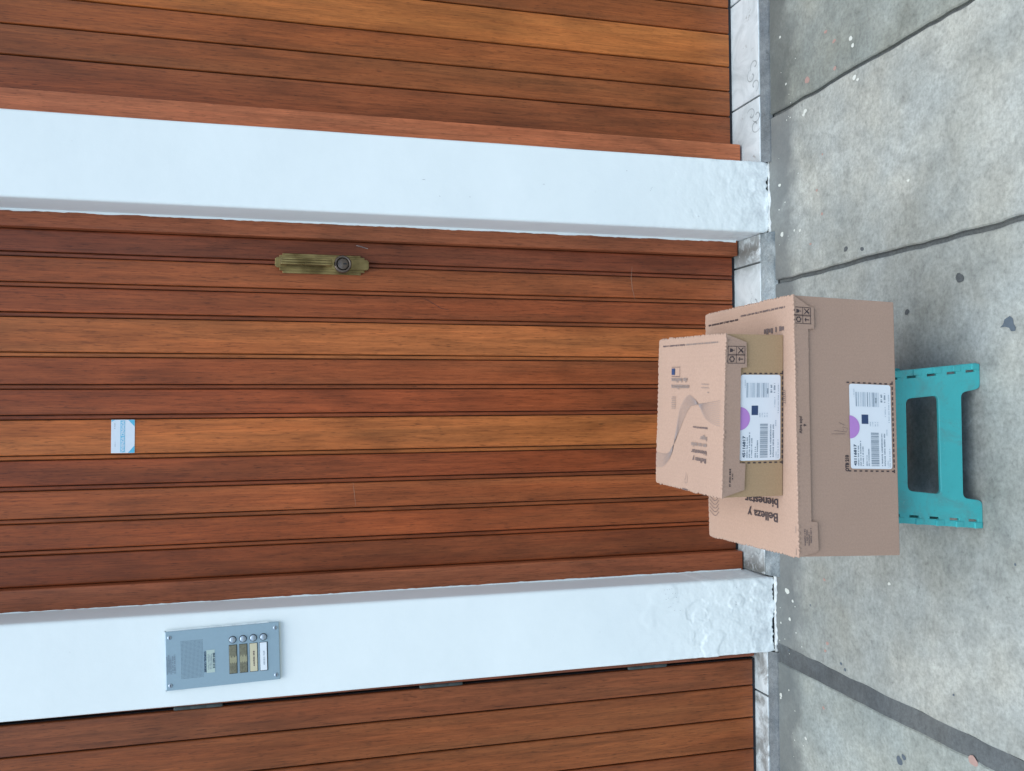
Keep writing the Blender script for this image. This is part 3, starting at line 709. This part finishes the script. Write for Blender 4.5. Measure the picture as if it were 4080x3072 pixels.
# ---------------------------------------------------------------- cartons
def carton(label, loc, rz, W, D, H, body_mat, warp, flap, seed, jag=.0026):
    """local frame: x across (0 = centre), y depth from the front face, z up from the base"""
    root = empty('cardboard_box', loc, rz); tag(root, label, 'box')
    box('body', (-W/2, 0, 0), (W/2, D, H-.0032), body_mat, root, .0015, 2, warp)
    # lid sheet with perforated, scalloped edges
    def edge(a, b, n, nrm, k):
        out = []
        for i in range(n):
            t = i/n; ph = noise.noise(Vector((t*9+k, seed, 0)))
            q = jag*((.45 if (t*n/4.0+ph*1.2) % 1 < .58 else -.45)+ph*.7) if 3 < i < n-3 else 0
            out.append((a[0]+(b[0]-a[0])*t+nrm[0]*q, a[1]+(b[1]-a[1])*t+nrm[1]*q))
        return out
    c_ = .006; hw = W/2+.001
    ol = edge((-hw, -.0035), (hw, -.0035), int(W/.0021), (0, -.9), 1)
    ol += edge((hw, -.0035), (hw, D-c_), int(D/.0024), (1, 0), 2)+[(hw-.001, D-c_*.4), (hw-c_*.6, D)]
    ol += edge((hw-c_, D), (-hw+c_, D), int(W/.0024), (0, 1), 3)+[(-hw+c_*.6, D-.0005), (-hw+.001, D-c_*.5)]
    ol += edge((-hw, D-c_), (-hw, -.0035), int(D/.0024), (-1, 0), 4)
    bm = bmesh.new(); n = len(ol)
    dish = lambda x, y: -.0012*max(0, 1-(2*x/W)**2)*max(0, 1-((y-D/2)/(D/2))**2)
    # domed grid lid would hide the cut edge, so: fan of rings inside the outline
    rings = []
    for f in (1.0, .985, .9, .7, .4):
        rings.append([bm.verts.new((x*f, D/2+(y-D/2)*f, H+dish(x*f, D/2+(y-D/2)*f)-(.0008 if f == 1 else 0))) for x, y in ol])
    for a, b in zip(rings[:-1], rings[1:]):
        for i in range(n): bm.faces.new((a[i], a[(i+1) % n], b[(i+1) % n], b[i]))
    bm.faces.new(rings[-1])
    low = [bm.verts.new((x, y, H-.0032)) for x, y in ol]
    for i in range(n): bm.faces.new((low[i], low[(i+1) % n], rings[0][(i+1) % n], rings[0][i]))
    bm.faces.new(low[::-1])
    for v in bm.verts: v.co = warp(v.co)
    root_lid = from_bm('lid', bm, KRAFT, root)
    # front flap folded down from the lid
    pts = []
    for i, (x, z) in enumerate(flap):
        nx_, nz_ = flap[(i+1) % len(flap)]; L_ = math.hypot(nx_-x, nz_-z); k = max(1, int(L_/.006))
        for j in range(k):
            t = j/k; q = .0006*noise.noise(Vector((x*200+t*k*.9, z*90, seed))) if j else 0
            pts.append((x+(nx_-x)*t, -.0002, z+(nz_-z)*t+q))
    root_flap = prism('front_flap', pts, (0, -.0034, 0), KRAFT, root, warp)
    return root, root_lid, root_flap
SK = .036
def warpL(c): return Vector((c.x+SK*(c.z-.2088), c.y, c.z))
BW, BD, BH = .4555, .323, .2088
big, big_lid, big_flap = carton('large brown carton with one shipping label on its front, resting on the stool', (-.0301, -.777, .22), math.radians(.6), BW, BD, BH, KRAFT, warpL,
             [(.2277, .2080), (.2090, .1770), (.2075, .1680), (.1708, .1680), (.1690, .1800), (-.1668, .1820), (-.1675, .1700), (-.2165, .1685), (-.2205, .1745), (-.2277, .2080)], 2.0)
KX = -.0301; KZ = .22
def warpS(c): return Vector((c.x, c.y, c.z*(1-.030*2*c.x/.286)))
SW, SD, SHH = .286, .270, .1195
small, small_lid, small_flap = carton('small brown carton with a shipping label, stacked on top of the large carton', (-.0128, -.7412, .4290), math.radians(-1.9), SW, SD, SHH, KRAFT_BROWN, warpS,
               [(.1430, .1188), (.1290, .0770), (.0850, .0755), (.0836, .0872), (-.0830, .0862), (-.0836, .0752), (-.1300, .0765), (-.1430, .1188)], 5.0)

def shipping_label(root, F, a0, b0, w_, h_, full_border):
    """white label w_ x h_ with its lower left corner at a0, b0"""
    d = .0040; out = []
    n = 8
    for sx in (a0-d, a0+w_+d*.55):
        for i in range(n+1): z = b0-d+.002+(h_+d)*i/n; out.append((sx-.0012, z-.0028, sx+.0012, z+.0028))
    m_ = 17
    for i in range(m_+1):
        x = a0-d+(w_+2*d)*i/m_; out.append((x-.0030, b0-d*1.35, x+.0030, b0-d*.75))
        if full_border: out.append((x-.0030, b0+h_+d*.5, x+.0030, b0+h_+d*1.0))
    F.rects(out, INK, 'dashed_border', .0004, 'stuff')
    lab = F.rrect(a0, b0, a0+w_, b0+h_, .0045, PAPER, 'shipping_label', .0008)
    L2 = Face(lab, F.at(a0, b0, .0008), F.r, F.u, F.w)
    # purple round sticker cut off by the label's top edge
    cx, r_ = w_*.49, .0205
    pts = [(cx+r_*math.cos(t), h_+.0010+min(0, r_*math.sin(t))) for t in [math.pi+math.pi*i/20 for i in range(21)]]
    L2.poly(pts, PURPLE, 'purple_dot', .0004)
    L2.text('45116817', .0050, h_*.862, w_*.255, .0054, INKBLUE, .03, .0004)
    k = w_; s = []
    for j, (x1, yy) in enumerate(((.27, .80), (.33, .745), (.26, .69), (.16, .60), (.24, .55))): s += L2.micro(.0050, k*x1, h_*yy, .0026, PRINT, seed=j+3)
    s += L2.micro(k*.035, k*.42, h_*.225, .0030, PRINT, seed=9)+L2.micro(k*.035, k*.42, h_*.16, .0030, PRINT, seed=10)
    s += L2.micro(k*.78, k*.84, h_*.905-.048, .0034, PRINT, seed=12)+L2.micro(k*.79, k*.90, h_*.13, .0038, PRINT, seed=14)+L2.micro(k*.79, k*.90, h_*.21, .0038, PRINT, seed=15)
    L2.rects(s, PRINT, 'small_print', .0003, 'stuff')
    s = L2.micro(k*.02, k*.24, h_*.04, .0028, PRINT, seed=31)+L2.micro(k*.02, k*.10, h_*.09, .0026, PRINT, seed=32)+L2.micro(k*.40, k*.47, h_*.10, .003, PRINT, seed=33)+L2.micro(k*.55, k*.90, h_*.04, .0026, PRINT, seed=34)+L2.micro(k*.62, k*.74, h_*.13, .0024, PRINT, seed=35)
    for j in range(4): s += L2.micro(k*.505, k*.555, h_*(.50-.06*j), .0024, PRINT, seed=50+j)
    s += L2.micro(k*.85, k*.94, h_*.93-.0055+.001, .0022, PRINT, seed=60)
    L2.rects(s, PRINT_PALE, 'pale_small_print', .0003, 'stuff')
    # long barcode
    rnd = random.Random(4); x = .0050; bars = []
    while x < k*.425:
        w2 = rnd.choice((.0006, .0009, .0013, .0018)); bars.append((x, h_*.315, x+w2, h_*.505)); x += w2+rnd.choice((.0006, .0009, .0014))
    L2.rects(bars, PRINT, 'barcode', .0003, 'stuff')
    # ladder barcode lying on its side
    z = h_*.30; bars = []
    while z < h_*.845:
        w2 = rnd.choice((.0010, .0016, .0024)); bars.append((k*.735, z, k*.905, z+w2)); z += w2+rnd.choice((.0012, .0020, .0030))
    L2.rects(bars, PRINT_PALE, 'ladder_barcode', .0003, 'stuff')
    L2.rects([(k*.735, h_*.835, k*.905, h_*.850), (k*.735, h_*.56, k*.905, h_*.575), (k*.735, h_*.42, k*.905, h_*.436)], PRINT, 'ladder_barcode_dark_bars', .0004, 'stuff')
    L2.rects([(k*.53, h_*.56, k*.64, h_*.72)], NAVY, 'navy_square', .0003)
    return lab
def icons(F, a, b, w_, h_, m):
    """two by two box of handling marks: ring, goblet, umbrella, crossed hook"""
    t = .0010; hx = w_/2; hz = h_/2
    F.rects([(a, b, a+w_, b+t), (a, b+h_-t, a+w_, b+h_), (a, b, a+t, b+h_), (a+w_-t, b, a+w_, b+h_), (a+hx-t*1.2, b, a+hx-t*.4, b+h_), (a+hx+t*.4, b, a+hx+t*1.2, b+h_), (a, b+hz-t*.4, a+w_, b+hz+t*.4)], m, 'icon_grid')
    cx, cz = a+hx*.5, b+hz*1.5; R = min(hx, hz)*.28
    F.lines([[(cx+R*math.cos(q), cz+R*math.sin(q)) for q in [2*math.pi*i/6+2*math.pi/6*.8*j/5+.2 for j in range(6)]] for i in range(6)], R*.55, m, 'recycling_mark')
    cx = a+hx*1.5
    F.poly([(cx-R*.8, cz+R), (cx-R*.62, cz-R*.1), (cx-R*.15, cz-R*.35), (cx-R*.1, cz-R*.95), (cx-R*.5, cz-R*1.1), (cx+R*.5, cz-R*1.1), (cx+R*.1, cz-R*.95), (cx+R*.15, cz-R*.35), (cx+R*.62, cz-R*.1), (cx+R*.8, cz+R)], m, 'goblet_mark')
    cz = b+hz*.5
    F.lines([[(cx-R*1.2, cz-R*1.2), (cx+R*1.2, cz+R*1.2)], [(cx-R*1.2, cz+R*1.2), (cx+R*1.2, cz-R*1.2)], [(cx-R*.6, cz-R*1.2), (cx+R*.2, cz-R*.1)]], R*.34, m, 'no_hook_mark')
    cx = a+hx*.5
    F.lines([[(cx, cz-R*1.1), (cx, cz+R*.7)], [(cx-R*.75, cz+R*.45), (cx, cz+R*.85), (cx+R*.75, cz+R*.45)]], R*.36, m, 'umbrella_mark')

# ---- print on the large carton (front face coordinates: x across from centre, z up)
FB = Face(big, (0, 0, 0), (1, 0, 0), (0, 0, 1), warpL); FB.o = Vector((0, -.0002, 0))
shx = lambda x, z: x-KX-SK*(z-KZ-.2088)
lz0 = .2300-KZ
shipping_label(big, FB, shx(-.1110, .232), lz0+.002, .1505, .0860, False)
FB.text('OTB 210', shx(-.1127, .325), .3222-KZ, .0290, .0068, INK, .05, .0005)
FB.lines([[(shx(-.046, .36), .372-KZ-.016), (shx(-.046, .34), .340-KZ-.012)], [(shx(-.040, .36), .362-KZ-.012), (shx(-.0425, .34), .335-KZ-.010), (shx(-.036, .34), .333-KZ-.010), (shx(-.034, .34), .345-KZ-.012), (shx(-.040, .34), .342-KZ-.011)], [(shx(-.031, .34), .338-KZ-.010), (shx(-.026, .34), .352-KZ-.012)]], .0006, INK_SOFT, 'pen_scribble', .0005)
FF = Face(big_flap, (0, -.0037, 0), (1, 0, 0), (0, 0, 1), warpL)
FF.text('Abra aquí', shx(-.0444, .42), .4172-KZ, .0306, .0058, INK, .02, .0005)
FF.poly([(shx(-.031, .41), .4085-KZ), (shx(-.029, .41), .4085-KZ), (shx(-.029, .41), .4115-KZ), (shx(-.0275, .41), .4115-KZ), (shx(-.030, .41), .4145-KZ), (shx(-.0325, .41), .4115-KZ), (shx(-.031, .41), .4115-KZ)], INK, 'arrow_mark', .0005)
icons(FF, shx(.1472, .41), .3945-KZ, .0293, .0325, INK)
sp = []
for j in range(4): sp += FF.micro(shx(-.2385+.004*(j % 2), .41), shx(-.2085-.003*(j % 3), .41), .4145-.0040*j-KZ, .0026, INK, seed=70+j)
FF.rects(sp, INK_SOFT, 'small_print', .0005, 'stuff')
# lid: writing runs from the front edge towards the door
TB = Face(big_lid, (0, 0, BH), (0, 1, 0), (-1, 0, 0), warpL)
lid = lambda X, Y: (Y+.777, -(X-KX))
a, b = lid(-.1890, -.7171); TB.text('Belleza y', a, b, .1047, .0165, INK, .02, .0007)
a, b = lid(-.1630, -.7195); TB.text('bienestar', a, b, .1165, .0165, INK, .02, .0007)
a, b = lid(.170, -.7330)
sp = TB.micro(*sorted((-.755+.777, -.60+.777)), -(.1815-KX), .0042, INK, seed=80); TB.rects(sp, INK_SOFT, 'edge_print', .0007, 'stuff')
sp = TB.micro(-.59+.777, -.47+.777, -(.176-KX), .0042, INK, seed=81); TB.rects(sp, INK, 'edge_print', .0007, 'stuff')
sp = TB.micro(*sorted((lid(0, -.738)[0]-.012, lid(0, -.672)[0]-.012)), -(.147-KX), .011, INK, seed=83); TB.rects(sp, INK_SOFT, 'small_print', .0007, 'stuff')
arcs = []
for j in range(7):
    X0 = -.160-.0075*j; q = []
    for i in range(14):
        t = i/13; Y = -.452-.008-.040*t; X = X0-.010*math.sin(math.pi*min(1, t*1.05))*(.4+t)
        q.append(lid(X, Y))
    arcs.append(q)
for j in range(7): arcs.append([lid(.030-.0035*j+.002*math.sin(t*.5), -.752-.0018*0+.003*t) for t in range(0, 8)])
TB.lines(arcs, .0011, INK_SOFT, 'wave_print', .0007)
slits = [[lid(X, -.7745), lid(X-.012, -.7742)] for X in (-.205, -.243)]
TB.lines(slits, .0010, INK_PALE, 'fold_slits', .0007)

# ---- print on the small carton
cs, sn = math.cos(math.radians(-1.9)), math.sin(math.radians(-1.9))
def sl_(X, Y):   # world x, y -> local
    dx, dy = X+.0128, Y+.7412
    return (dx*cs+dy*sn, -dx*sn+dy*cs)
FS = Face(small, (0, -.0002, 0), (1, 0, 0), (0, 0, 1), warpS)
shipping_label(small, FS, -.0790, .0060, .1510, .0800, False)
GS = Face(small_flap, (0, -.0037, 0), (1, 0, 0), (0, 0, 1), warpS)
icons(GS, .0915, .0800, .0305, .0345, INK)
sp = GS.micro(-.1235, -.0905, .1030, .0034, INK, seed=90)+GS.micro(-.1120, -.1010, .0985, .0028, INK, seed=91); GS.rects(sp, INK, 'small_print', .0005, 'stuff')
TS = Face(small_lid, (0, 0, SHH), (0, 1, 0), (-1, 0, 0), warpS)
def lidS(X, Y): q = sl_(X, Y); return (q[1], -q[0])
a, b = lidS(-.0905, -.6824); TS.text('Belleza y', a, b, .0531, .0090, INK_SOFT, .02, .0007)
a, b = lidS(-.0765, -.6839); TS.text('bienestar', a, b, .0597, .0085, INK_SOFT, .02, .0007)
a, b = lidS(-.0640, -.6842); TS.text('en un solo', a, b, .0608, .0082, INK_PALE, .03, .0007)
a, b = lidS(-.0510, -.6846); TS.text('lugar', a, b, .0272, .0082, INK_PALE, .03, .0007)
a, b = lidS(.0445, -.6124); TS.text('consultora', a, b, .0768, .0088, INK_PALE, .03, .0007)
a, b = lidS(.0580, -.6047); TS.text('de belleza', a, b, .0687, .0086, INK_PALE, .03, .0007)
a, b = lidS(-.0335, -.6862); sp = TS.micro(a, a+.056, b, .0040, INK, seed=93); TS.rects(sp, INK_SOFT, 'small_print', .0007, 'stuff')
a, b = lidS(.1190, -.7233); sp = TS.micro(a, a+.125, b, .0036, INK, seed=94)
TS.rects(sp, INK_PALE, 'edge_print', .0007, 'stuff')
sp = TS.micro(a+.13, a+.226, b, .0038, INK, seed=95); TS.rects(sp, INK_SOFT, 'edge_print', .0007, 'stuff')
a, b = lidS(.0785, -.5513); TS.rects([(a, b, a+.0135, b+.0125)], NAVY, 'dark_patch', .0007)
TS.rects([(a-.022, b-.0030, a+.0135, b-.0020), (a-.022, b+.0150, a+.0135, b+.0160), (a-.022, b-.003, a-.021, b+.016)], INK_SOFT, 'patch_frame', .0007)
a, b = lidS(.0115, -.556); TS.rects([(a, b+.0036*j*1.0-.012, a+.017+.002*(j % 2), b+.0036*j-.0108) for j in range(7)], INK_PALE, 'line_list', .0007, 'stuff')
a, b = lidS(.036, -.690); TS.rects([(a, b-.002, a+.030, b-.0008), (a, b-.0085, a+.028, b-.0073), (a, b+.006, a+.004, b+.008)], INK_PALE, 'line_list', .0007, 'stuff')
a, b = lidS(-.1500, -.612); sp = TS.micro(a, a+.024, b, .0042, INK, seed=97); TS.rects(sp, INK_SOFT, 'small_print', .0007, 'stuff')
TS.lines([[(a+.004, b-.026), (a+.004, b-.012), (a+.012, b-.010), (a+.015, b-.016), (a+.010, b-.020), (a+.010, b-.030)]], .0009, INK_PALE, 'hand_mark', .0007)
def resample(pl, n):
    L_ = [0]
    for p, q in zip(pl[:-1], pl[1:]): L_.append(L_[-1]+math.hypot(q[0]-p[0], q[1]-p[1]))
    out = []
    for i in range(n):
        t = L_[-1]*i/(n-1); k = max(j for j in range(len(L_)) if L_[j] <= t+1e-9); k = min(k, len(pl)-2)
        f = (t-L_[k])/(L_[k+1]-L_[k]); f2 = f
        p0 = pl[max(0, k-1)]; p1_ = pl[k]; p2_ = pl[k+1]; p3 = pl[min(len(pl)-1, k+2)]
        cr = lambda c: .5*(2*p1_[c]+(p2_[c]-p0[c])*f2+(2*p0[c]-5*p1_[c]+4*p2_[c]-p3[c])*f2**2+(3*p1_[c]-p0[c]-3*p2_[c]+p3[c])*f2**3)
        out.append((cr(0), cr(1)))
    return out
WA = resample([(-.0867, -.4691), (-.0879, -.5196), (-.0731, -.5444), (-.0453, -.5689), (.0003, -.6114), (.0072, -.6381), (.0107, -.689), (.0141, -.7332)], 60)
WB = resample([(-.1152, -.4683), (-.1121, -.504), (-.0881, -.5391), (-.0413, -.5596), (.0004, -.5748), (.0248, -.6076), (.0183, -.6341), (.0041, -.6553), (-.0176, -.6799), (-.0297, -.7202), (-.0296, -.732)], 60)
wl = []
for j in range(13):
    f = j/12; wl.append([lidS(p[0]*(1-f)+q[0]*f, p[1]*(1-f)+q[1]*f) for p, q in zip(WA, WB)])
TS.lines(wl, .0005, WAVE, 'wave_print', .0007)
TS.lines(wl[:1], .0007, INK_PALE, 'wave_print', .0008)
